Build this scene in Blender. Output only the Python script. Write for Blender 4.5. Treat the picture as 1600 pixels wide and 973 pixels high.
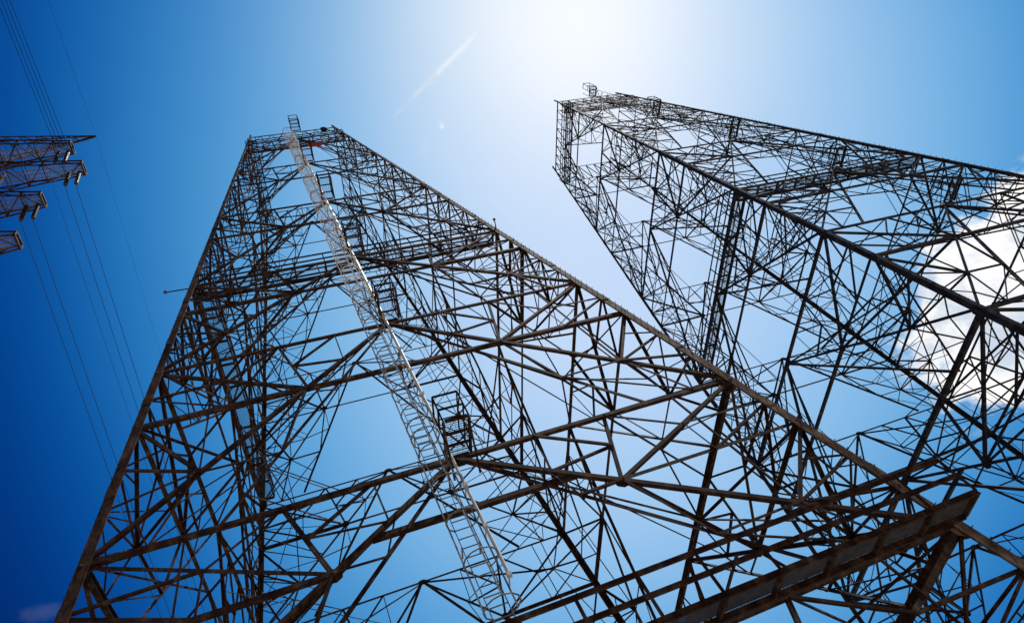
import bpy, math, random
from mathutils import Vector, Matrix

S = bpy.context.scene
for _o in list(bpy.data.objects):
    bpy.data.objects.remove(_o)
R = math.radians

# ------------------------------------------------------------------ camera
EYE = 1.6
YAW, PITCH, ROLL, FOC = 0.5103, 0.8918, -0.6318, 1035.57
fwd = Vector((math.sin(YAW) * math.cos(PITCH), math.cos(YAW) * math.cos(PITCH), math.sin(PITCH)))
r0 = Vector((math.cos(YAW), -math.sin(YAW), 0))
u0 = r0.cross(fwd)
CR = math.cos(ROLL) * r0 + math.sin(ROLL) * u0
CU = -math.sin(ROLL) * r0 + math.cos(ROLL) * u0
cam_d = bpy.data.cameras.new("camera")
cam_d.sensor_width = 36
cam_d.lens = 36 * FOC / 1600
cam_d.clip_end = 6000
cam = bpy.data.objects.new("camera", cam_d)
S.collection.objects.link(cam)
m = Matrix((CR, CU, -fwd)).transposed().to_4x4()
m.translation = Vector((0, 0, EYE))
cam.matrix_world = m
S.camera = cam


def pix_dir(x, y):
    return (CR * ((x - 800) / FOC) - CU * ((y - 486.5) / FOC) + fwd).normalized()


# ------------------------------------------------------------------ sky and sun
SUN = pix_dir(885, -160)
SUN_EL = math.asin(SUN.z)
SUN_AZ = math.atan2(SUN.x, SUN.y)          # from +Y towards +X
W = bpy.data.worlds.new("World")
S.world = W
W.use_nodes = True
nt = W.node_tree
for n in list(nt.nodes):
    nt.nodes.remove(n)


def node(t, **kw):
    n = nt.nodes.new(t)
    for a, v in kw.items():
        setattr(n, a, v)
    return n


def wire(a, b):
    nt.links.new(a, b)


def mth(op, a, b=None, clamp=False):
    n = node('ShaderNodeMath', operation=op, use_clamp=clamp)
    for i, v in enumerate((a, b)):
        if v is None:
            continue
        if isinstance(v, (int, float)):
            n.inputs[i].default_value = v
        else:
            wire(v, n.inputs[i])
    return n.outputs[0]


def dotp(vec, d):
    n = node('ShaderNodeVectorMath', operation='DOT_PRODUCT')
    wire(vec, n.inputs[0])
    n.inputs[1].default_value = d
    return n.outputs['Value']


def noise(vec, scale, detail=6, rough=0.55, dist=0.0):
    n = node('ShaderNodeTexNoise')
    n.inputs['Scale'].default_value = scale
    n.inputs['Detail'].default_value = detail
    n.inputs['Roughness'].default_value = rough
    n.inputs['Distortion'].default_value = dist
    wire(vec, n.inputs['Vector'])
    return n.outputs['Fac']


def smooth(v, lo, hi):
    n = node('ShaderNodeMapRange', interpolation_type='SMOOTHSTEP', clamp=True)
    wire(v, n.inputs['Value'])
    n.inputs['From Min'].default_value = lo
    n.inputs['From Max'].default_value = hi
    return n.outputs['Result']


sky = node('ShaderNodeTexSky', sky_type='NISHITA')
sky.sun_disc = False
sky.sun_elevation = SUN_EL
sky.sun_rotation = SUN_AZ
sky.altitude = 200
sky.air_density = 1.0
sky.dust_density = 1.0
sky.ozone_density = 1.0
tc = node('ShaderNodeTexCoord')
DIR = tc.outputs['Generated']
BGS = 0.11
# deep clear-sky blue: the Nishita sky through a contrast curve per channel
sep = node('ShaderNodeSeparateColor')
wire(sky.outputs[0], sep.inputs[0])
com = node('ShaderNodeCombineColor')
for i, (gain, powr) in enumerate(((0.0004, 1.4), (0.013, 0.57), (0.030, 0.70))):
    wire(mth('MULTIPLY', mth('POWER', sep.outputs[i], powr), gain / BGS), com.inputs[i])
# a broad thin veil of high haze that the sun shines through
vc = Vector((0.38254939, 0.39092203, 0.83715944))
va = Vector((0.91152455, -0.01167424, -0.41107993))
vb = Vector((-0.150927, 0.92034976, -0.360801))
vd = mth('MAXIMUM', dotp(DIR, vc), 0.02)
v_u = mth('DIVIDE', mth('SUBTRACT', mth('DIVIDE', dotp(DIR, va), vd), 0.115), 0.655)
v_v = mth('DIVIDE', mth('SUBTRACT', mth('DIVIDE', dotp(DIR, vb), vd), 0.091), 0.84)
vr = mth('ADD', mth('MULTIPLY', v_u, v_u), mth('MULTIPLY', v_v, v_v))
veil = mth('EXPONENT', mth('MULTIPLY', mth('POWER', vr, 1.25), -1.0))
vn = node('ShaderNodeTexNoise')
vn.inputs['Scale'].default_value = 2.2
vn.inputs['Detail'].default_value = 3
wire(DIR, vn.inputs['Vector'])
veil = mth('MULTIPLY', veil, mth('ADD', mth('MULTIPLY', vn.outputs['Fac'], 0.24), 0.88))
vcol = node('ShaderNodeCombineColor')
csep = node('ShaderNodeSeparateColor')
wire(com.outputs[0], csep.inputs[0])
# the haze scatters blue furthest out and red only where it is thickest
for i, (lvl, powr) in enumerate(((0.50, 2.3), (0.665, 1.0), (0.90, 0.5))):
    vi = mth('POWER', veil, powr)
    keep = mth('SUBTRACT', 1.0, mth('MULTIPLY', vi, 0.6))
    wire(mth('ADD', mth('MULTIPLY', csep.outputs[i], keep), mth('MULTIPLY', vi, lvl / BGS)), vcol.inputs[i])
# bright ring of scattered light close round the sun
ang = mth('ARCCOSINE', mth('MINIMUM', dotp(DIR, pix_dir(885, -35)), 1.0))
ang = mth('DIVIDE', ang, 0.25)
aur = mth('EXPONENT', mth('MULTIPLY', mth('MULTIPLY', ang, ang), -1.0))
asc = node('ShaderNodeVectorMath', operation='SCALE')
asc.inputs[0].default_value = (0.56 / BGS, 0.37 / BGS, 0.12 / BGS)
wire(aur, asc.inputs['Scale'])
skysum = node('ShaderNodeVectorMath', operation='ADD')
wire(vcol.outputs[0], skysum.inputs[0])
wire(asc.outputs[0], skysum.inputs[1])


def blob(px, py, axis_px, half_len, half_wid, nscale, namp, lo, hi, rough=0.6, nseed=(0, 0, 0)):
    """density of one cloud lying round a sky direction: an uneven ellipse broken up by noise"""
    c = pix_dir(px, py)
    a = pix_dir(px + axis_px[0], py + axis_px[1]) - c
    a = (a - c * a.dot(c)).normalized()
    b = c.cross(a)
    dc = mth('MAXIMUM', dotp(DIR, c), 0.05)
    ua = mth('DIVIDE', mth('DIVIDE', dotp(DIR, a), dc), half_len)
    ub = mth('DIVIDE', mth('DIVIDE', dotp(DIR, b), dc), half_wid)
    rr = mth('SQRT', mth('ADD', mth('MULTIPLY', ua, ua), mth('MULTIPLY', ub, ub)))
    mp = node('ShaderNodeMapping')
    mp.inputs['Location'].default_value = nseed
    wire(DIR, mp.inputs['Vector'])
    nz = noise(mp.outputs[0], nscale, 9, rough, 0.3)
    v = mth('ADD', mth('SUBTRACT', 1.0, rr), mth('MULTIPLY', mth('SUBTRACT', nz, 0.5), namp))
    infront = smooth(dotp(DIR, c), 0.3, 0.5)
    return mth('MULTIPLY', smooth(v, lo, hi), infront)


main = blob(1622, 408, (200, -185), 0.22, 0.115, 8, 2.0, 0.02, 0.27)
low = blob(1600, 575, (100, -60), 0.10, 0.035, 14, 2.0, 0.0, 0.9, 0.6, (3, 1, 2))
wisp1 = mth('MULTIPLY', blob(70, 955, (100, -20), 0.03, 0.012, 30, 2.2, 0.1, 1.0, 0.6, (5, 2, 2)), 0.03)
wisp2 = mth('MULTIPLY', blob(690, 198, (20, 30), 0.012, 0.008, 60, 2.4, 0.2, 1.2, 0.6, (1, 7, 2)), 0.6)
wisp3 = mth('MULTIPLY', blob(663, 235, (-5, 30), 0.02, 0.009, 50, 2.4, 0.2, 1.3, 0.6, (4, 7, 5)), 0.5)
trail = mth('MULTIPLY', blob(690, 108, (100, -100), 0.115, 0.0065, 40, 0.7, 0.0, 1.0, 0.6, (2, 2, 2)), 0.52)
dens = main
for x in (low, wisp1, wisp2, wisp3, trail):
    dens = mth('MAXIMUM', dens, x)
shade = noise(DIR, 11, 8, 0.6, 0.4)
ccol = node('ShaderNodeMix', data_type='RGBA')
wire(smooth(shade, 0.36, 0.56), ccol.inputs['Factor'])
ccol.inputs['A'].default_value = (5.6, 6.4, 7.6, 1)
ccol.inputs['B'].default_value = (9.6, 9.5, 9.3, 1)
mixc = node('ShaderNodeMix', data_type='RGBA')
wire(dens, mixc.inputs['Factor'])
wire(skysum.outputs[0], mixc.inputs['A'])
wire(ccol.outputs['Result'], mixc.inputs['B'])
bg = node('ShaderNodeBackground')
bg.inputs['Strength'].default_value = BGS
wire(mixc.outputs['Result'], bg.inputs['Color'])
wo = node('ShaderNodeOutputWorld')
wire(bg.outputs[0], wo.inputs['Surface'])

sl = bpy.data.lights.new("sun", 'SUN')
sl.energy = 4.0
sl.angle = R(0.55)
sl.color = (1.0, 0.95, 0.87)
so = bpy.data.objects.new("sun", sl)
S.collection.objects.link(so)
so.rotation_euler = SUN.to_track_quat('Z', 'Y').to_euler()
so.location = (0, 0, 60)

S.view_settings.view_transform = 'Standard'
S.view_settings.look = 'None'
S.view_settings.exposure = 0.0
S.view_settings.gamma = 1.0
S.view_settings.use_curve_mapping = False
S.cycles.max_bounces = 6
S.cycles.use_denoising = True

rnd = random.Random(7)
COL = S.collection


# ------------------------------------------------------------------ materials
def mat(name, stops, rough=0.6, metal=0.0, scale=3.0, streak=1.0, bump=0.0, spec=0.5):
    """noise through a colour ramp on position: steel with rust and dirt patches"""
    mm = bpy.data.materials.new(name)
    mm.use_nodes = True
    t = mm.node_tree
    p = t.nodes['Principled BSDF']
    p.inputs['Roughness'].default_value = rough
    p.inputs['Metallic'].default_value = metal
    p.inputs['Specular IOR Level'].default_value = spec
    g = t.nodes.new('ShaderNodeNewGeometry')
    mp = t.nodes.new('ShaderNodeMapping')
    mp.inputs['Scale'].default_value = (1, 1, streak)
    nz = t.nodes.new('ShaderNodeTexNoise')
    nz.inputs['Scale'].default_value = scale
    nz.inputs['Detail'].default_value = 6
    nz.inputs['Roughness'].default_value = 0.65
    cr = t.nodes.new('ShaderNodeValToRGB')
    while len(cr.color_ramp.elements) < len(stops):
        cr.color_ramp.elements.new(0.5)
    for e, (pos, c) in zip(cr.color_ramp.elements, stops):
        e.position = pos
        e.color = (*c, 1)
    t.links.new(g.outputs['Position'], mp.inputs['Vector'])
    t.links.new(mp.outputs[0], nz.inputs['Vector'])
    t.links.new(nz.outputs['Fac'], cr.inputs['Fac'])
    t.links.new(cr.outputs[0], p.inputs['Base Color'])
    if bump:
        b = t.nodes.new('ShaderNodeBump')
        b.inputs['Strength'].default_value = bump
        b.inputs['Distance'].default_value = 0.02
        t.links.new(nz.outputs['Fac'], b.inputs['Height'])
        t.links.new(b.outputs[0], p.inputs['Normal'])
    return mm


M_RUST_SUNLIT = mat("weathered_brown_steel_sunlit", [(0.32, (0.05, 0.024, 0.015)), (0.46, (0.12, 0.07, 0.045)), (0.6, (0.25, 0.19, 0.145)), (0.72, (0.34, 0.29, 0.25))], 0.7, 0.0, 3.2, 0.5, 0.15, 0.15)  # paler version of the brown steel, with sunlight painted into its colour
M_DARK = mat("dark_brown_painted_steel", [(0.32, (0.016, 0.006, 0.004)), (0.47, (0.042, 0.018, 0.011)), (0.58, (0.08, 0.045, 0.03)), (0.70, (0.16, 0.12, 0.10))], 0.7, 0.0, 3.2, 0.5, 0.15, 0.15)
M_GREY = mat("weathered_dark_grey_steel", [(0.32, (0.015, 0.012, 0.016)), (0.5, (0.034, 0.03, 0.038)), (0.66, (0.09, 0.078, 0.08))], 0.7, 0.0, 3.2, 0.5, 0.15, 0.15)
M_GALV = mat("galvanised_steel", [(0.3, (0.20, 0.20, 0.22)), (0.55, (0.30, 0.30, 0.32)), (0.75, (0.42, 0.42, 0.43))], 0.5, 0.35, 6)
M_GRATE = mat("walkway_grating_steel", [(0.3, (0.09, 0.085, 0.09)), (0.6, (0.17, 0.165, 0.175))], 0.6, 0.2, 4)
M_WHITE = mat("white_painted_steel", [(0.3, (0.72, 0.71, 0.69)), (0.5, (0.85, 0.85, 0.84))], 0.45, 0.0, 5)
M_RED = mat("red_painted_steel", [(0.3, (0.30, 0.03, 0.025)), (0.6, (0.5, 0.05, 0.035))], 0.45, 0.0, 5)
M_WIRE = mat("dark_aluminium_wire", [(0.3, (0.012, 0.016, 0.026)), (0.6, (0.02, 0.026, 0.04))], 0.7, 0.0, 2, 1, 0, 0.1)
M_INS = mat("dark_glazed_porcelain", [(0.3, (0.035, 0.018, 0.014)), (0.6, (0.06, 0.03, 0.025))], 0.25, 0.0, 4)
M_CONC = mat("footing_concrete", [(0.3, (0.22, 0.21, 0.19)), (0.6, (0.33, 0.32, 0.30))], 0.9, 0.0, 3, 1, 0.4)
M_SOIL = mat("dry_earth_ground", [(0.32, (0.20, 0.155, 0.10)), (0.5, (0.30, 0.24, 0.165)), (0.68, (0.38, 0.31, 0.22))], 0.95, 0.0, 0.35, 1, 0.6)
M_LENS = mat("red_lamp_glass", [(0.3, (0.10, 0.02, 0.02)), (0.6, (0.16, 0.05, 0.045))], 0.15, 0.0, 5)


# ------------------------------------------------------------------ mesh building
class MB:
    def __init__(s):
        s.v, s.f, s.mi = [], [], []

    def prism(s, pts0, pts1):
        n, b = len(pts0), len(s.v)
        s.v += [tuple(p) for p in pts0] + [tuple(p) for p in pts1]
        for i in range(n):
            j = (i + 1) % n
            s.f.append((b + i, b + j, b + n + j, b + n + i))
        s.f.append(tuple(range(b + n - 1, b - 1, -1)))
        s.f.append(tuple(range(b + n, b + 2 * n)))

    def frame(s, p, q, nrm):
        d = (q - p)
        if d.length < 1e-6:
            return None
        d = d.normalized()
        n = nrm - d * nrm.dot(d)
        if n.length < 1e-4:
            n = d.orthogonal()
        n.normalize()
        return d, n.cross(d), n

    def angle(s, p, q, a, nrm, t=None, flip=1):
        """rolled steel angle (L section) from p to q, one leg lying in the plane whose normal is nrm"""
        fr = s.frame(p, q, nrm)
        if not fr:
            return
        d, sd, n = fr
        t = t or max(0.012, a * 0.12)
        prof = [(0, 0), (a, 0), (a, -t), (t, -t), (t, -a), (0, -a)]
        P0 = [p + sd * (flip * (x - a / 2)) + n * y for x, y in prof]
        P1 = [q + sd * (flip * (x - a / 2)) + n * y for x, y in prof]
        s.prism(P0, P1)

    def bar(s, p, q, w, h, nrm):
        fr = s.frame(p, q, nrm)
        if not fr:
            return
        d, sd, n = fr
        pr = [(-w / 2, -h / 2), (w / 2, -h / 2), (w / 2, h / 2), (-w / 2, h / 2)]
        s.prism([p + sd * x + n * y for x, y in pr], [q + sd * x + n * y for x, y in pr])

    def channel(s, p, q, w, h, nrm, t=0.02):
        """I section: two flanges and a web"""
        fr = s.frame(p, q, nrm)
        if not fr:
            return
        d, sd, n = fr
        pr = [(-w / 2, -h / 2), (w / 2, -h / 2), (w / 2, -h / 2 + t), (t / 2, -h / 2 + t), (t / 2, h / 2 - t), (w / 2, h / 2 - t), (w / 2, h / 2),
              (-w / 2, h / 2), (-w / 2, h / 2 - t), (-t / 2, h / 2 - t), (-t / 2, -h / 2 + t), (-w / 2, -h / 2 + t)]
        s.prism([p + sd * x + n * y for x, y in pr], [q + sd * x + n * y for x, y in pr])

    def tube(s, pts, r, k=6):
        for a, b in zip(pts[:-1], pts[1:]):
            fr = s.frame(a, b, Vector((0.3, 0.2, 1)))
            if not fr:
                continue
            d, x, y = fr
            ring = [x * (r * math.cos(2 * math.pi * i / k)) + y * (r * math.sin(2 * math.pi * i / k)) for i in range(k)]
            s.prism([a + c for c in ring], [b + c for c in ring])

    def lathe(s, p, axis, prof, k=10):
        """profile of (distance along axis, radius)"""
        a = axis.normalized()
        x = a.orthogonal().normalized()
        y = a.cross(x)
        b = len(s.v)
        for h, r in prof:
            for i in range(k):
                t = 2 * math.pi * i / k
                s.v.append(tuple(p + a * h + x * (r * math.cos(t)) + y * (r * math.sin(t))))
        for j in range(len(prof) - 1):
            for i in range(k):
                i2 = (i + 1) % k
                s.f.append((b + j * k + i, b + j * k + i2, b + (j + 1) * k + i2, b + (j + 1) * k + i))
        s.f.append(tuple(b + i for i in range(k - 1, -1, -1)))
        s.f.append(tuple(b + (len(prof) - 1) * k + i for i in range(k)))

    def build(s, name, material, parent=None):
        me = bpy.data.meshes.new(name)
        o = s_origin = parent.matrix_world.translation if parent else Vector((0, 0, 0))
        me.from_pydata([(x - o.x, y - o.y, z - o.z) for x, y, z in s.v], [], s.f)
        me.materials.append(material)
        ob = bpy.data.objects.new(name, me)
        COL.objects.link(ob)
        if parent:
            ob.parent = ROOT_OF.get(parent, parent)
            if parent in PARTS:
                ob.parent = parent
        return ob


ROOT_OF, PARTS = {}, set()


def tag(o, label, cat, group=None):
    o['label'] = label
    o['category'] = cat
    if group:
        o['group'] = group
    return o


def thing(name, loc, label, cat, group=None):
    o = bpy.data.objects.new(name, None)
    o.empty_display_size = 0.5
    COL.objects.link(o)
    o.location = loc
    o.matrix_world = Matrix.Translation(loc)
    return tag(o, label, cat, group)


def sub(mb, name, material, part):
    """a sub-part: child of a part whose own mesh is placed at its parent's origin"""
    o = part.parent.matrix_world.translation
    me = bpy.data.meshes.new(name)
    me.from_pydata([(x - o.x, y - o.y, z - o.z) for x, y, z in mb.v], [], mb.f)
    me.materials.append(material)
    ob = bpy.data.objects.new(name, me)
    COL.objects.link(ob)
    ob.parent = part
    return ob


def V(*a):
    return Vector(a)


def lerp(a, b, t):
    return a + (b - a) * t


def view_size(p, q, a):
    """how large a member shows in the picture (pixels squared), 0 when outside"""
    tot, N = 0.0, 6
    pr = []
    for i in range(N + 1):
        x = lerp(p, q, i / N) - V(0, 0, EYE)
        dd = x.dot(fwd)
        if dd < 0.5:
            pr.append(None)
            continue
        pr.append((800 + FOC * x.dot(CR) / dd, 486.5 - FOC * x.dot(CU) / dd, dd))
    for A, B in zip(pr[:-1], pr[1:]):
        if A and B and 0 <= (A[0] + B[0]) / 2 <= 1600 and 0 <= (A[1] + B[1]) / 2 <= 973:
            tot += math.hypot(A[0] - B[0], A[1] - B[1]) * a * FOC / A[2]
    return tot


# ------------------------------------------------------------------ ground
g = MB()
g.prism([V(-3000, -3000, -0.5), V(3000, -3000, -0.5), V(3000, 3000, -0.5), V(-3000, 3000, -0.5)],
        [V(-3000, -3000, 0), V(3000, -3000, 0), V(3000, 3000, 0), V(-3000, 3000, 0)])
go = g.build("ground", M_SOIL)
go['kind'] = 'structure'

# ------------------------------------------------------------------ the lattice towers
K = 0.1136                       # half width lost per metre of height
APEX = 100.0 + EYE
LEVELS = [65.3, 62.4, 52.4, 41.4, 30.9, 22.9, 13.6, 6.0, -1.6]     # above the eye
LEVELS = [z + EYE for z in LEVELS]


def half(z):
    return K * (APEX - z)


class Tower:
    def __init__(s, cx, cy, label, steel, group, leg_scale=1.0):
        s.cx, s.cy, s.steel = cx, cy, steel
        s.root = thing("lattice_tower", V(cx, cy, 0), label, "pylon", group)
        s.struts = []
        s.ls = leg_scale

    def pt(s, face, u, z):
        w = half(z)
        if face == 0:
            return V(s.cx + u * w, s.cy - w, z)
        if face == 1:
            return V(s.cx + w, s.cy + u * w, z)
        if face == 2:
            return V(s.cx - u * w, s.cy + w, z)
        return V(s.cx - w, s.cy - u * w, z)

    def nrm(s, face):
        return (V(0, -1, K), V(1, 0, K), V(0, 1, K), V(-1, 0, K))[face].normalized()

    def strut(s, p, q, a, n, jit=0.03):
        off = n * rnd.uniform(-jit, jit)
        s.struts.append((p + off, q + off, a, n, rnd.choice((-1, 1))))

    def part(s, mb, name, material=None):
        o = mb.build(name, material or s.steel, s.root)
        return o

    def gusset(s, c, n, hx, hy, along):
        ax = along.normalized()
        ay = n.cross(ax)
        mb = MB()
        out = [(-1, -.45), (-.45, -1), (.45, -1), (1, -.45), (1, .45), (.45, 1), (-.45, 1), (-1, .45)]
        P = [c + ax * (hx * x) + ay * (hy * y) for x, y in out]
        mb.prism([p - n * .105 for p in P], [p - n * .09 for p in P])
        for x in (-.7, -.42, -.14, .14, .42, .7):
            for y in (-.45, .45):
                q = c + ax * (hx * x) + ay * (hy * y) - n * .09
                mb.lathe(q, n, [(0, .028), (.03, .028)], 6)
        s.part(mb, "gusset_plate")

    def legs(s):
        for sx, sy in ((-1, -1), (1, -1), (1, 1), (-1, 1)):
            mb, fl = MB(), MB()
            zs = [0.4] + [z for z in reversed(LEVELS)][1:] + [LEVELS[0] + 0.9]
            zs = zs[:]
            for z0, z1 in zip(zs[:-1], zs[1:]):
                a = s.ls * (0.32 if z0 < 20 else 0.29 if z0 < 34 else 0.21 if z0 < 50 else 0.15)
                P0 = V(s.cx + sx * half(z0), s.cy + sy * half(z0), z0)
                P1 = V(s.cx + sx * half(z1), s.cy + sy * half(z1), z1)
                t = 0.035
                prof = [(0, 0), (a, 0), (a, t), (t, t), (t, a), (0, a)]
                mb.prism([P0 + V(-sx * x, -sy * y, 0) for x, y in prof], [P1 + V(-sx * x, -sy * y, 0) for x, y in prof])
                # inner angle makes a starred section
                i0, i1 = P0 + V(-sx * (t + .02), -sy * (t + .02), 0), P1 + V(-sx * (t + .02), -sy * (t + .02), 0)
                b = a * 0.62
                prof = [(0, 0), (b, 0), (b, t), (t, t), (t, b), (0, b)]
                mb.prism([i0 + V(-sx * x, -sy * y, 0) for x, y in prof], [i1 + V(-sx * x, -sy * y, 0) for x, y in prof])
                # splice plates every few metres
                n_sp = max(1, int((z1 - z0) / 3.8))
                for i in range(n_sp):
                    zc = z0 + (z1 - z0) * (i + 0.52) / n_sp
                    c0 = V(s.cx + sx * (half(zc) + .012), s.cy + sy * (half(zc) + .012), zc)
                    c1 = V(s.cx + sx * (half(zc + .5) + .012), s.cy + sy * (half(zc + .5) + .012), zc + .5)
                    bb = a * 1.0
                    prof = [(0, 0), (bb, 0), (bb, .01), (.01, .01), (.01, bb), (0, bb)]
                    fl.prism([c0 + V(-sx * x, -sy * y, 0) for x, y in prof], [c1 + V(-sx * x, -sy * y, 0) for x, y in prof])
                if z0 < 45:
                    for j in range(int((z1 - z0) / .42)):
                        zc = z0 + .42 * j + .2
                        q = V(s.cx + sx * (half(zc) - .06), s.cy + sy * (half(zc) + .004), zc)
                        fl.bar(q, q + V(0, sy * .12, 0), .018, .018, V(0, 0, 1))
                # gusset plates at the node
                for ax in (0, 1):
                    gw, gh = a * 1.5, a * 1.8
                    P = P0 + V(-sx * (0.02 if ax == 0 else 0), -sy * (0.02 if ax else 0), 0)
                    e = V(0, -sy, 0) if ax == 0 else V(-sx, 0, 0)
                    nn = V(-sx, 0, 0) if ax == 0 else V(0, -sy, 0)
                    up = (P1 - P0).normalized()
                    q = [P - up * gh, P - up * gh * .5 + e * gw, P + up * gh * .5 + e * gw, P + up * gh]
                    fl.prism([x + nn * 0.045 for x in q], [x + nn * 0.062 for x in q])
            b0 = len(mb.v)
            mb.v += fl.v
            mb.f += [tuple(i + b0 for i in f) for f in fl.f]
            s.part(mb, "leg", M_RUST_SUNLIT if s.steel is M_DARK and (sx, sy) == (1, -1) else None)  # near right leg of the brown tower looks sunlit by its paler colour
            ft = MB()
            c = V(s.cx + sx * (half(0) - .12), s.cy + sy * (half(0) - .12), 0)
            ft.prism([c + V(x, y, -.3) for x, y in ((-.9, -.9), (.9, -.9), (.9, .9), (-.9, .9))], [c + V(x, y, .45) for x, y in ((-.6, -.6), (.6, -.6), (.6, .6), (-.6, .6))])
            s.part(ft, "footing", M_CONC)

    def faces(s, depth_y):
        for i, (z0, z1) in enumerate(zip(LEVELS[:-1], LEVELS[1:])):
            w = half(z0)
            big = z0 < 20
            sc = 0.75 + 0.03 * w
            for f in range(4):
                n = s.nrm(f)
                inn = -n * 0.05
                # horizontal at the top of the panel
                h = MB()
                a = (0.135 if i == 6 else 0.05 + 0.0065 * w) if f in (0, 2) else depth_y[i]
                pL, pR = s.pt(f, -1, z0), s.pt(f, 1, z0)
                ax = (pR - pL).normalized()
                if a > 0.25:
                    h.channel(pL + ax * .2 + inn * 2, pR - ax * .2 + inn * 2, 0.15, a, V(0, 0, 1), .025)
                else:
                    h.angle(pL + ax * .1 + inn, pR - ax * .1 + inn, a, n)
                s.part(h, "horizontal_beam")
                if i == 0:
                    # shallow top girder: simple warren lacing
                    m_ = 8
                    for j in range(m_):
                        u_a, u_b = -1 + 2 * j / m_, -1 + 2 * (j + 1) / m_
                        um = (u_a + u_b) / 2
                        s.strut(s.pt(f, u_a, z0) + inn, s.pt(f, um, z1) + inn, .07, n)
                        s.strut(s.pt(f, um, z1) + inn, s.pt(f, u_b, z0) + inn, .07, n)
                    continue
                C0 = s.pt(f, 0, z0) + inn
                for sd in (-1, 1):
                    J = s.pt(f, sd, z1) + inn
                    ko = MB()
                    ko.angle(lerp(C0, J, .01), lerp(C0, J, .985), 0.06 + 0.0075 * w, n, None, sd)
                    s.part(ko, "diagonal_brace")
                    Q = s.pt(f, sd * .67, z1) + inn * 2.2
                    C1 = C0 + inn * 1.2
                    ki = MB()
                    ki.angle(lerp(C1, Q, .01), lerp(C1, Q, .99), 0.05 + 0.0075 * w, n, None, -sd)
                    s.part(ki, "inner_brace")
                    KO = lambda t: lerp(C0, J, t)
                    KI = lambda t: lerp(C1, Q, t)
                    LG = lambda t: lerp(s.pt(f, sd, z0), s.pt(f, sd, z1), t) + inn
                    H = lambda u: s.pt(f, sd * u, z0) + inn
                    LH = lambda u: s.pt(f, sd * u, z1) + inn
                    th, tm, tn = .105 * sc, .075 * sc, .045 * sc
                    s.strut(LG(.37), KO(.37), th * (1.5 if 3 < i < 6 else 1.15), n, .01)
                    s.strut(LG(0), KO(.37), th * 1.1, n)
                    s.strut(H(.5), KO(.37), th, n)
                    M1 = lerp(H(.5), KO(.37), .5)
                    s.strut(H(.25), M1, tm, n)
                    s.strut(KO(.22), M1, tm, n)
                    s.strut(H(.25), KO(.22), tn, n)
                    M2 = lerp(LG(0), KO(.37), .5)
                    s.strut(H(.75), KO(.72), tn * 1.2, n)
                    s.strut(H(.5), M2, tm, n)
                    s.strut(M2, LG(.2), tm, n)
                    s.strut(LG(.2), lerp(LG(.37), KO(.37), .5), tm, n)
                    s.strut(lerp(LG(.37), KO(.37), .5), M2, tn, n)
                    s.strut(LG(.37), KO(.72), th, n)
                    s.strut(LG(.6), KO(.72), tm, n)
                    s.strut(LG(.6), LG(.37) * .5 + KO(.72) * .5, tn, n)
                    s.strut(LG(.8), KO(.72), tm, n)
                    s.strut(LG(.8), KO(.88), tn, n)
                    s.strut(KO(.72), LH(.84), tm, n)
                    s.strut(KO(.37), KI(.72), tm, n)
                    s.strut(KI(.72), KO(.72), tm, n)
                    s.strut(KI(.37), KO(.37), tm, n)
                    s.strut(KI(.72), LH(.84), tn, n)
                    s.strut(KO(.88), LH(.84), tn, n)
                    s.strut(KO(.2), KI(.37), tn, n)
                    if i < 5:
                        for t_ in (.2, .58, .8):
                            s.strut(LG(t_), KO(t_), tn, n)
                        s.strut(LG(.2), KO(.37), tn, n)
                        s.strut(LG(.37), KO(.58), tn, n)
                        s.strut(LG(.58), KO(.8), tn, n)
                        s.strut(KI(.2), KO(.2), tn, n)
                        s.strut(KI(.55), KO(.58), tn, n)
                        s.strut(KI(.55), KO(.37), tn, n)
                        s.strut(KI(.85), KO(.72), tn, n)
                    # ties across the corner to the next face
                    if sd == 1:
                        f2 = (f + 1) % 4
                        C02 = s.pt(f2, 0, z0) - s.nrm(f2) * .05
                        J2 = s.pt(f2, -1, z1) - s.nrm(f2) * .05
                        K2 = lerp(C02, J2, .37)
                        up = V(0, 0, 1)
                        s.strut(KO(.37), K2, th, up)
                        s.strut(lerp(KO(.37), K2, .5), LG(.37), tm, up)
                        s.strut(KO(.72), lerp(C02, J2, .72), tm, up)
                        mid = lerp(KO(.37), K2, .5)
                        s.strut(C0, mid, tm, up)
                        s.strut(C02, mid, tm, up)
                        s.strut(KO(.2), lerp(C02, J2, .2), tn, up)
                        if i < 5:
                            s.strut(KO(.55), lerp(C02, J2, .55), tn, up)
                            s.strut(lerp(KO(.72), lerp(C02, J2, .72), .5), LG(.58), tn, up)
                        s.strut(lerp(KO(.72), lerp(C02, J2, .72), .5), LG(.8), tn, up)
                        s.strut(mid, lerp(KO(.72), lerp(C02, J2, .72), .5), tn, n)
                        s.strut(H(.5), s.pt(f2, -.5, z0) - s.nrm(f2) * .05, tm, up)
                        s.strut(lerp(H(.5), s.pt(f2, -.5, z0), .5), LG(0), tm, up)
                        s.strut(lerp(H(.5), s.pt(f2, -.5, z0), .5), lerp(KO(.37), K2, .5), tn, n)
                # bolted gusset plates: one at the face centre, one where the mid-panel members meet
                s.gusset(C0 - V(0, 0, .06 * sc), n, (.42 if f == 0 else .24) * sc, (.24 if f == 0 else .14) * sc, s.pt(f, 1, z0) - s.pt(f, -1, z0))
                if 2 <= i <= 6:
                    for sd in (-1, 1):
                        s.gusset(lerp(C0, s.pt(f, sd, z1) + inn, .37), n, .2 * sc, .2 * sc, s.pt(f, sd, z1) - C0)
                # member between the two diagonals, below the face centre
                JL, JR = s.pt(f, -1, z1) + inn, s.pt(f, 1, z1) + inn
                cb = MB()
                tcb = .27 if i == 6 else .37
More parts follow.
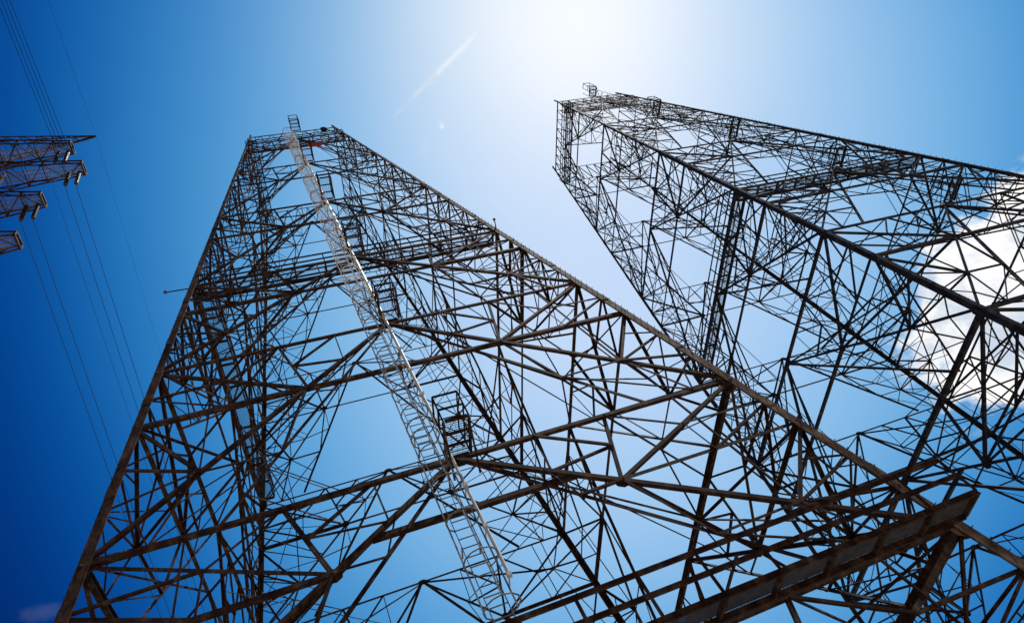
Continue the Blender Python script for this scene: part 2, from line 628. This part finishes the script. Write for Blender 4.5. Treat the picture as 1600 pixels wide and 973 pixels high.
                ca, cb_ = lerp(C0, JL, tcb), lerp(C0, JR, tcb)
                cb.angle(ca + inn * .6, cb_ + inn * .6, 0.15 if i > 4 else 0.06 + 0.007 * w, n)
                s.part(cb, "cross_beam")

    def flush_struts(s):
        order = sorted(s.struts, key=lambda t: -view_size(t[0], t[1], t[2]))
        for p, q, a, n, fl in order[:100]:
            mb = MB()
            mb.angle(p, q, a, n, None, fl)
            s.part(mb, "lattice_strut")
        mb = MB()
        for p, q, a, n, fl in order[100:]:
            mb.angle(p, q, a, n, None, fl)
        o = s.part(mb, "lattice_bracing")
        o['kind'] = 'stuff'

    def walkway(s, f, z, width=.85, out=True, u0=-1.02, u1=1.02, rails=(True, True), z_off=0.0, rail_w=.065, toe=True, pitch=.075):
        """grated catwalk along one face at height z, with posts and two rails on each edge"""
        n = (V(0, -1, 0), V(1, 0, 0), V(0, 1, 0), V(-1, 0, 0))[f]
        sg = 1 if out else -1
        A = s.pt(f, u0, z) + n * (sg * .12) + V(0, 0, z_off)
        B = s.pt(f, u1, z) + n * (sg * .12) + V(0, 0, z_off)
        ax = (B - A).normalized()
        L = (B - A).length
        up = V(0, 0, 1)
        fr = MB()
        A2, B2 = A + n * (sg * width), B + n * (sg * width)
        fr.channel(A, B, .07, .14, up, .012)
        fr.channel(A2, B2, .07, .14, up, .012)
        m_ = max(2, round(L / 1.45))
        for j in range(m_ + 1):
            p = A + ax * (L * j / m_)
            fr.bar(p + n * (sg * .04), p + n * (sg * (width - .04)), .09, .11, up)
        o = s.part(fr, "walkway")
        dk = MB()
        nb = int(L / pitch)
        zz = V(0, 0, .072)
        for j in range(nb):
            p = A + ax * (L * (j + .5) / nb) + zz
            dk.bar(p + n * (sg * .045), p + n * (sg * (width - .045)), .005, .03, up)
        for j in range(7):
            off = n * (sg * (.08 + (width - .16) * j / 6))
            dk.bar(A + off + zz + V(0, 0, .02), B + off + zz + V(0, 0, .02), .008, .008, up)
        sub(dk, "grating", M_GRATE, o)
        for e, base0, base1 in ((0, A, B), (1, A2, B2)):
            if not rails[e]:
                continue
            rl = MB()
            for j in range(m_ + 1):
                p = base0 + ax * (L * j / m_)
                rl.angle(p + V(0, 0, .05), p + V(0, 0, 1.15), rail_w * .85, n)
            for hz in (.58, 1.12):
                rl.angle(base0 + V(0, 0, hz) + n * .004, base1 + V(0, 0, hz) + n * .004, rail_w, n)
            if toe:
                rl.bar(base0 + V(0, 0, .13), base1 + V(0, 0, .13), .008, .12, up)
            sub(rl, "railing", s.steel, o)
        return o

    def balcony(s, f, z, uoff, width=.75, length=1.45, tall=1.15):
        """small railed rest platform standing out from the face beside the ladder"""
        n = (V(0, -1, 0), V(1, 0, 0), V(0, 1, 0), V(-1, 0, 0))[f]
        ax = (V(1, 0, 0), V(0, 1, 0), V(-1, 0, 0), V(0, -1, 0))[f]
        up = V(0, 0, 1)
        o = s.pt(f, 0, z) + ax * uoff + n * .1 + V(0, 0, -.12)
        c = [o, o + ax * width, o + ax * width + n * length, o + n * length]
        fr = MB()
        for a, b in zip(c, c[1:] + c[:1]):
            d = (b - a).normalized() * .05
            fr.channel(a + d, b - d, .07, .10, up, .012)
        for t in (.33, .66):
            fr.bar(lerp(c[0], c[3], t) + ax * .05, lerp(c[1], c[2], t) - ax * .05, .06, .06, up)
        # knee braces back to the face
        for a in (c[2], c[3]):
            fr.angle(a, a - n * (length - .05) - V(0, 0, .9), .06, ax)
        po = s.part(fr, "rest_platform")
        dk = MB()
        nb = int(length / .085)
        for j in range(nb):
            p = lerp(c[0], c[3], (j + .5) / nb) + V(0, 0, .075)
            dk.bar(p + ax * .03, p + ax * (width - .03), .006, .022, up)
        for j in range(5):
            p = c[0] + ax * (.06 + (width - .12) * j / 4) + V(0, 0, .094)
            dk.bar(p, p + n * length, .008, .008, up)
        sub(dk, "grating", M_GRATE, po)
        rl = MB()
        for q in c + [lerp(c[1], c[2], .5), lerp(c[0], c[3], .5)]:
            rl.angle(q, q + V(0, 0, tall), .05, n)
        for hz in (.55, tall):
            for a, b in ((c[1], c[2]), (c[2], c[3]), (c[3], lerp(c[0], c[3], .5))):
                rl.angle(a + V(0, 0, hz), b + V(0, 0, hz), .05, up)
        rl.bar(c[1] + V(0, 0, .12), c[2] + V(0, 0, .12), .01, .08, up)
        sub(rl, "railing", s.steel, po)

    def ladder(s, f, zb, zt, off, material, cage_from=None, rungs=True, name="ladder", out=.45, colours=True):
        """one caged ladder run up the face, from zb to zt"""
        n = (V(0, -1, 0), V(1, 0, 0), V(0, 1, 0), V(-1, 0, 0))[f]
        ax = (V(1, 0, 0), V(0, 1, 0), V(-1, 0, 0), V(0, -1, 0))[f]
        P0 = s.pt(f, 0, zb) + ax * off + n * out
        P1 = s.pt(f, 0, zt) + ax * off + n * out
        d = (P1 - P0).normalized()
        L = (P1 - P0).length
        lm = MB()
        for e in (-.225, .225):
            lm.bar(P0 + ax * e, P1 + ax * e, .05, .014, ax)
        m_ = int(L / .3)
        for j in range(m_):
            p = P0 + d * (L * (j + .5) / m_)
            lm.bar(p - ax * .22, p + ax * .22, .022, .022, n)
        # stand-off brackets
        for j in range(max(2, int(L / 3.6)) + 1):
            p = P0 + d * (L * j / max(2, int(L / 3.6)))
            for e in (-.225, .225):
                lm.bar(p + ax * e, p + ax * e - n * (out - .02), .04, .012, d)
        o = s.part(lm, name, material)
        cg, rd, wh = MB(), MB(), MB()
        c0 = cage_from if cage_from is not None else 0
        hoops = max(2, int((L - c0) / 1.15))
        rad = .42
        arc = [R(a) for a in range(-60, 241, 30)]
        prev = None
        for j in range(hoops + 1):
            p = P0 + d * (c0 + (L - c0) * j / hoops)
            ring = [p + ax * (rad * math.cos(a)) + n * (.30 + rad * math.sin(a)) for a in arc]
            ring = [p + ax * .225] + ring + [p - ax * .225]
            tgt = rd if (colours and P0.z > 32 and j % 5 == 2) else cg
            for a, b in zip(ring[:-1], ring[1:]):
                tgt.bar(a, b, .04, .008, d)
            if prev:
                for idx in (2, 6, 10):
                    (cg if idx != 3 else wh).bar(prev[idx], ring[idx], .04, .010, n)
            prev = ring
        sub(cg, "safety_cage", material, o)
        if rd.v:
            sub(rd, "red_cage_hoops", M_RED, o)
        return o

    def duct(s, f, zb, zt, off, out, r, material, name):
        n = (V(0, -1, 0), V(1, 0, 0), V(0, 1, 0), V(-1, 0, 0))[f]
        ax = (V(1, 0, 0), V(0, 1, 0), V(-1, 0, 0), V(0, -1, 0))[f]
        P0 = s.pt(f, 0, zb) + ax * off + n * out
        P1 = s.pt(f, 0, zt) + ax * off + n * out
        t = MB()
        t.tube([P0, P1], r, 8)
        d = (P1 - P0).normalized()
        L = (P1 - P0).length
        for j in range(int(L / 1.6) + 1):
            p = P0 + d * min(L, j * 1.6)
            t.bar(p - d * .05, p + d * .05, r * 2.5, r * 2.5, n)
            t.bar(p, p - n * out, .03, .03, d)
        return s.part(t, name, material)

    def lamp(s, corner, z, dirv, reach):
        sx, sy = corner
        P = V(s.cx + sx * half(z), s.cy + sy * half(z), z)
        q = P + dirv * reach
        mb = MB()
        mb.tube([P, q], .03, 6)
        o = s.part(mb, "lamp_arm")
        b = MB()
        b.lathe(q - V(0, 0, .04), V(0, 0, 1), [(0, .035), (.02, .07), (.06, .085), (.11, .07), (.15, .03)], 12)
        sub(b, "warning_lamp", M_LENS, o)


DEPTH = [.10, .10, .11, .13, .16, .18, .26, .34, .3]
DEPTH2 = [.10, .10, .11, .12, .13, .15, .2, .4, .3]
T1X, T1Y = 3.5335, 24.0069
T2X, T2Y = T1X + 31.548, T1Y + .175
T1 = Tower(T1X, T1Y, "brown steel lattice tower in the foreground with a white caged ladder up its face", M_DARK, None, 0.92)
T2 = Tower(T2X, T2Y, "dark grey steel lattice tower standing in front of the white cloud", M_GREY, None, 0.86)
for T in (T1, T2):
    T.legs()
    T.faces(DEPTH if T is T1 else DEPTH2)
    # catwalks
    T.walkway(0, LEVELS[4], .8, False, -.96, .96)
    T.walkway(3, LEVELS[4], .8, False, -.93, .93)
    T.walkway(0, LEVELS[7], .9, True, -1.03, 1.005, rails=(False, True), rail_w=.095, toe=False, pitch=.036)
    T.walkway(3, LEVELS[7], .9, False)
    T.walkway(0, LEVELS[1], .7, False)
    T.walkway(3, LEVELS[1], .7, False)
    # platforms, ladder
    for z in LEVELS[2:7]:
        T.balcony(0, z, -.3)
    T.balcony(0, LEVELS[0], -.1, .8, 1.0, 1.6)
T1.flush_struts()
T2.flush_struts()
LZ = [LEVELS[i] for i in (6, 5, 4, 3, 2, 1)]
T1.ladder(0, 2.2, LEVELS[6] + .9, -.75, M_GALV, 7.2)
for za, zb in zip(LZ[:-1], LZ[1:]):
    T1.ladder(0, za + .35, zb + (1.1 if zb < 60 else -.8), -.75 if za < 30 else -.66, M_GALV if za < 20 else M_WHITE)
T1.duct(0, 10.2, LEVELS[6] - .3, -.26, .55, .045, M_WHITE, "cable_duct")
T1.duct(0, LEVELS[6] + 1.3, LEVELS[1] + 1.2, -.2, .5, .055, M_WHITE, "cable_duct")
for za, zb in zip(LZ[1:-1], LZ[2:]):
    T2.ladder(0, za + .3, zb + 1.0, -.6, M_GREY, colours=False)
rb = MB()
zc = 57.0 + EYE
pc = T1.pt(0, 0, zc) + V(.55, -.35, 0)
rb.bar(pc, pc + V(1.2, 0, 0), .2, .25, V(0, 0, 1))
rb.bar(pc + V(.1, .05, -.35), pc + V(1.1, .05, -.35), .1, .1, V(0, 0, 1))
rb.bar(pc + V(.2, 0, .28), pc + V(.2, .45, .28), .06, .06, V(0, 0, 1))
rb.bar(pc + V(1.0, 0, .28), pc + V(1.0, .45, .28), .06, .06, V(0, 0, 1))
T1.part(rb, "red_lamp_box", M_RED)
db = MB()
db.lathe(T1.pt(0, .62, LEVELS[1] + .6) + V(0, -.05, 0), V(.1, -1, -.25), [(0, .07), (.15, .07), (.18, .28), (.36, .32), (.38, .28)], 16)
T1.part(db, "drum_antenna", M_GREY)
T1.lamp((-1, -1), LEVELS[4] - .4, V(-1, 0, .05).normalized(), 1.0)
T1.lamp((1, -1), LEVELS[4] + .2, V(.25, -.1, 1).normalized(), .9)

# ------------------------------------------------------------------ the line tower at the left with its crossarms
TX, TY = -35.0, 30.0
L3 = thing("transmission_tower", V(TX, TY, 0), "line tower at the left edge with tapered crossarms carrying the power lines", "pylon")


def half3(z):
    return 3.0 + max(0, (62 - z)) * .10 + max(0, 106 - z) * .012


def p3(mb, name, material=None):
    return mb.build(name, material or M_DARK, L3)


for sx, sy in ((-1, -1), (1, -1), (1, 1), (-1, 1)):
    mb = MB()
    for z0, z1 in ((0, 30), (30, 62), (62, 106)):
        a = .34 if z0 < 50 else .26
        t = .035
        P0 = V(TX + sx * half3(z0), TY + sy * half3(z0), z0)
        P1 = V(TX + sx * half3(z1), TY + sy * half3(z1), z1)
        prof = [(0, 0), (a, 0), (a, t), (t, t), (t, a), (0, a)]
        mb.prism([P0 + V(-sx * x, -sy * y, 0) for x, y in prof], [P1 + V(-sx * x, -sy * y, 0) for x, y in prof])
    p3(mb, "leg")
mb = MB()
zz = [0]
while zz[-1] < 104:
    zz.append(min(106, zz[-1] + half3(zz[-1]) * .9 + .6))


def c3(f, sd, z):
    h = half3(z)
    a, b = ((-1, -1), (1, -1), (1, 1), (-1, 1))[(f + sd) % 4]
    return V(TX + a * h, TY + b * h, z)


for z0, z1 in zip(zz[:-1], zz[1:]):
    for f in range(4):
        n = (V(0, -1, 0), V(1, 0, 0), V(0, 1, 0), V(-1, 0, 0))[f]
        mb.angle(c3(f, 0, z0) - n * .03, c3(f, 1, z1) - n * .03, .12, n)
        mb.angle(c3(f, 1, z0) - n * .13, c3(f, 0, z1) - n * .13, .12, n)
        mb.angle(c3(f, 0, z1) - n * .22, c3(f, 1, z1) - n * .22, .11, n)
o = p3(mb, "mast_bracing")


def arm(z, tip_x, root_d, tip_d, root_h, tip_h, side=1, deck=True):
    """tapered box truss from the mast to tip_x at height z (bottom plane)"""
    x0 = TX + side * half3(z) * .6
    mb, br, dk = MB(), MB(), MB()
    ch = {}
    for key, y0, y1, h0, h1 in (('a', -root_d, -tip_d, 0, 0), ('b', root_d, tip_d, 0, 0), ('c', -root_d, -tip_d, root_h, tip_h), ('d', root_d, tip_d, root_h, tip_h)):
        ch[key] = (V(x0, TY + y0, z + h0), V(tip_x, TY + y1, z + h1))
        mb.angle(*ch[key], .2, V(0, 0, 1 if key in 'cd' else -1), .03)
    L = abs(tip_x - x0)
    m_ = max(5, int(L / 1.9))
    P = lambda k_, t: lerp(ch[k_][0], ch[k_][1], t)
    for j in range(m_):
        t0, t1 = j / m_, (j + 1) / m_
        for A, B, n in (('a', 'c', V(0, -1, 0)), ('b', 'd', V(0, 1, 0)), ('a', 'b', V(0, 0, -1)), ('c', 'd', V(0, 0, 1))):
            e = -n * .06
            br.angle(P(A, t1) + e, P(B, t1) + e, .1, n)
            if j % 2:
                A, B = B, A
            br.angle(P(A, t0) + e * 2.2, P(B, t1) + e * 2.2, .1, n)
    for A, B in (('a', 'c'), ('b', 'd'), ('a', 'b'), ('c', 'd')):
        mb.bar(P(A, 1), P(B, 1), .22, .2, V(1, 0, 0))
    o = p3(mb, "crossarm")
    sub(br, "arm_bracing", M_DARK, o)
    if deck:
        nb = int(L / .12)
        for j in range(nb):
            t = (j + .5) / nb
            c = lerp(P('a', t), P('b', t), .5) + V(0, 0, .2)
            wd = min(.75, abs(P('a', t).y - P('b', t).y) * .4)
            dk.bar(c - V(0, wd, 0), c + V(0, wd, 0), .05, .02, V(0, 0, 1))
        for e in (-.7, 0, .7):
            dk.bar(lerp(ch['a'][0], ch['b'][0], .5) + V(0, e, .17), lerp(ch['a'][1], ch['b'][1], .5) + V(0, e * .6, .17), .06, .03, V(0, 0, 1))
        sub(dk, "arm_catwalk", M_GRATE, o)
    return o


def at_y(px, py, y):
    d = pix_dir(px, py)
    return V(0, 0, EYE) + d * (y / d.y)


TIPS = [(112, 232), (130, 264), (66, 314), (27, 378)]
tips = [at_y(x, y, TY) for x, y in TIPS]
peak = at_y(150, 213, TY)
for tp in tips:
    arm(tp.z, tp.x, 1.9, .75, 2.0, .9)
    arm(tp.z, 2 * TX - tp.x, 1.9, .75, 2.0, .9, -1)
# earth-wire peak: a thin horn that runs out past the topmost arm
for side in (1, -1):
    mb = MB()
    tip = V(peak.x if side > 0 else 2 * TX - peak.x, TY, peak.z)
    zt = peak.z
    for y in (-1.6, 1.6):
        mb.angle(V(TX + side * 2, TY + y, zt - .2), tip + V(0, y * .03, 0), .16, V(0, 0, 1))
        mb.angle(V(TX + side * 2, TY + y, zt - 2.6), tip + V(-side * .3, y * .05, -.25), .16, V(0, 0, -1))
    for j in range(7):
        t0, t1 = j / 7, (j + .9) / 7
        for y in (-1, 1):
            A = lerp(V(TX + side * 2, TY + y * 1.6, zt - .2), tip, t0)
            B = lerp(V(TX + side * 2, TY - y * 1.6, zt - 2.6), tip, t1)
            mb.angle(A, B, .08, V(0, 1, 0))
            B = lerp(V(TX + side * 2, TY + y * 1.6, zt - 2.6), tip, t1)
            mb.angle(A + V(0, .03 * y, 0), B, .08, V(0, 1, 0))
    p3(mb, "earth_wire_horn")

# insulator strings: one pair under the end of each arm
ORD = ["topmost", "second", "third"]


def insulator(top, bot, label):
    d = bot - top
    L = d.length
    prof = [(0, .03), (.1, .03)]
    nd = int((L - .3) / .16)
    for j in range(nd):
        h = .15 + (L - .3) * j / nd
        e = (L - .3) / nd
        prof += [(h, .07), (h + e * .35, .24), (h + e * .55, .24), (h + e * .6, .07)]
    prof += [(L - .1, .03), (L, .03)]
    mb = MB()
    mb.lathe(top, d, prof, 8)
    o = mb.build("insulator_string", M_INS)
    return tag(o, label, "insulator", "insulator strings hanging from the crossarms")


ENDS = []
for i, tp in enumerate(tips[:3]):
    for j in (0, 1):
        side = "left" if j == 0 else "right"
        top = V(tp.x - 1.55 + j * 1.15, TY + .2, tp.z - .12)
        bot = top + V(-.25, .5, -3.1)
        insulator(top, bot, "%s dark insulator string of the pair under the %s crossarm" % (side, ORD[i]))
        ENDS.append((i, j, bot))


def catenary(p, y1, slope, curve, dx=0.0, n=60):
    """conductor leaving p along Y, first falling with slope then levelling out"""
    pts = []
    for i in range(n + 1):
        t = y1 * (i / n) ** 1.3
        s = abs(t)
        pts.append(V(p.x + dx * s, p.y + t, p.z - slope * s + curve * s * s))
    return pts


def conductor(pts, r, label, grp="conductors of the power line"):
    mb = MB()
    mb.tube(pts, r, 5)
    o = mb.build("power_line", M_WIRE)
    return tag(o, label, "power line", grp)


for i, j, b in ENDS:
    side = "left" if j == 0 else "right"
    if i == 0:
        continue
    conductor(catenary(b, 230, .285, .00022, .004), .033, "%s wire falling away from the insulator pair of the %s crossarm" % (side, ORD[i]))
# a third, thinner wire beside the pair under the second arm
b = ENDS[2][2] + V(-1.3, 0, .4)
conductor(catenary(b, 230, .275, .00022, .004), .022, "thin wire just left of the pair under the second crossarm")
# the bundle that comes in over the camera to the topmost arm
for q in range(4):
    e = V(tips[0].x - 1.7 + q * .45, TY - .3, tips[0].z - .2)
    conductor(catenary(e, -260, .02 + .004 * q, .0001, .0), .033,
              ("leftmost", "second from left", "third from left", "rightmost")[q] + " wire of the bundle above the topmost crossarm")
conductor(catenary(V(peak.x, TY, peak.z), 230, .29, .0002, 0), .014, "faint earth wire falling away from the pointed horn above the crossarms", "earth wires at the tower peak")
conductor(catenary(V(peak.x, TY, peak.z), -260, -.03, .0002, 0), .014, "faint earth wire rising from the pointed horn towards the top edge", "earth wires at the tower peak")
